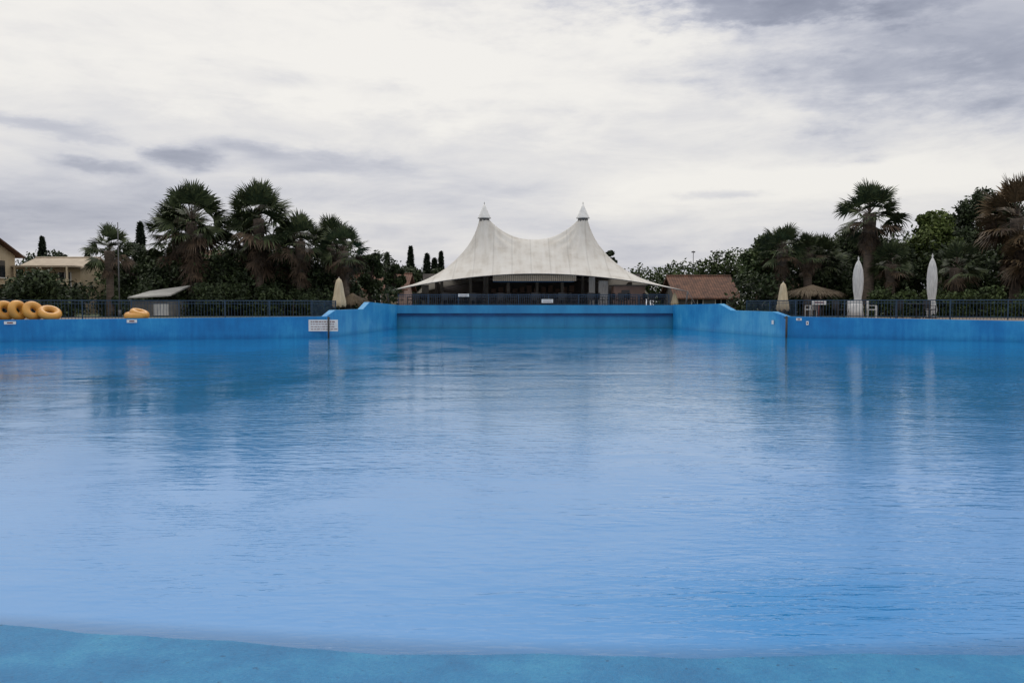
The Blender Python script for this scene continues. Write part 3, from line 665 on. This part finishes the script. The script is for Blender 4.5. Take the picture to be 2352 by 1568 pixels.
def blob(px,py,sx,sz,amp,big=False):
    v_=Vector(((px-1176)/1880,1,(700-py)/1880)).normalized()
    l=vmath('LENGTH',vmath('MULTIPLY',vmath('SUBTRACT',Db if big else Dw,tuple(v_)).outputs[0],(1/sx,0.6,1/sz)).outputs[0]).outputs['Value']
    return mth(nt,'MULTIPLY',mth(nt,'EXPONENT',mth(nt,'MULTIPLY',mth(nt,'POWER',l,3.0),-1.0)),amp)
low=nd(nt,'ShaderNodeMapRange',{0:dz,1:0.02,2:0.18,3:0.20,4:0.0},interpolation_type='SMOOTHSTEP').outputs[0]
top=nd(nt,'ShaderNodeMapRange',{0:dz,1:0.40,2:0.65,3:0.0,4:-0.15},interpolation_type='SMOOTHSTEP').outputs[0]
t=mth(nt,'ADD',0.205,mth(nt,'ADD',low,top))
t=mth(nt,'ADD',t,mth(nt,'MULTIPLY',mth(nt,'SUBTRACT',c1.outputs[0],0.5),0.50))
t=mth(nt,'ADD',t,mth(nt,'MULTIPLY',mth(nt,'SUBTRACT',c2.outputs[0],0.5),0.55))
for bl in ((2250,60,0.24,0.07,0.36,True),(1720,-10,0.20,0.035,0.30,True),(2350,200,0.15,0.05,0.14,True),(1950,-110,0.24,0.06,0.30,True),
           (415,365,0.033,0.012,0.46),(740,375,0.11,0.016,0.34),(560,345,0.05,0.009,0.18),
           (60,480,0.24,0.04,0.26),(80,285,0.06,0.008,0.26),(850,440,0.25,0.02,0.12),(1640,447,0.042,0.007,0.36),(240,380,0.04,0.007,0.28),(230,320,.03,.006,.2),(850,205,.05,.012,.12),(620,185,.04,.010,.12),
           (620,110,0.32,0.07,-0.16,True),(1150,170,0.25,0.06,-0.14,True),(1700,430,0.16,0.03,-0.20),(2050,400,0.14,0.025,-0.20),(1500,470,.15,.02,-.08)):
    t=mth(nt,'ADD',t,blob(*bl))
col=ramp(nt,t,[(0.0,(0.93,0.905,0.86)),(0.20,(0.80,0.785,0.775)),(0.42,(0.61,0.62,0.68)),(0.68,(0.36,0.385,0.475)),(1.0,(0.20,0.22,0.29))],'B_SPLINE')
boost=nd(nt,'ShaderNodeMapRange',{0:dz,1:0.34,2:0.75,3:1.0,4:1.45},interpolation_type='SMOOTHSTEP').outputs[0]
bg=nd(nt,'ShaderNodeBackground',{'Color':col,'Strength':boost})
sky=nd(nt,'ShaderNodeTexSky',sky_type='NISHITA'); sky.sun_disc=False; sky.sun_elevation=math.radians(50); sky.sun_rotation=math.radians(-15); sky.air_density=1.2; sky.dust_density=3
bg2=nd(nt,'ShaderNodeBackground',{'Color':sky.outputs[0],'Strength':0.08})
ms=nd(nt,'ShaderNodeMixShader',{0:0.08,1:bg.outputs[0],2:bg2.outputs[0]}); nt.links.new(ms.outputs[0],out.inputs[0])
ld=bpy.data.lights.new('sun','SUN'); ld.energy=0.7; ld.angle=math.radians(25); ld.color=(1,.96,.9)
lo=bpy.data.objects.new('sun',ld); scene.collection.objects.link(lo)
el,az=math.radians(50),math.radians(-15)
dv=Vector((math.sin(az)*math.cos(el),math.cos(az)*math.cos(el),math.sin(el))); lo.rotation_euler=dv.to_track_quat('Z','Y').to_euler()

cd=bpy.data.cameras.new('camera'); cd.lens=28.8; cd.sensor_width=36; cd.clip_end=6000; cd.clip_start=.05
co=bpy.data.objects.new('camera',cd); scene.collection.objects.link(co); co.location=(0,0,1.6)
co.rotation_euler=(math.radians(90-2.56),0,0); scene.camera=co
scene.view_settings.view_transform='Standard'; scene.view_settings.look='None'; scene.view_settings.exposure=0
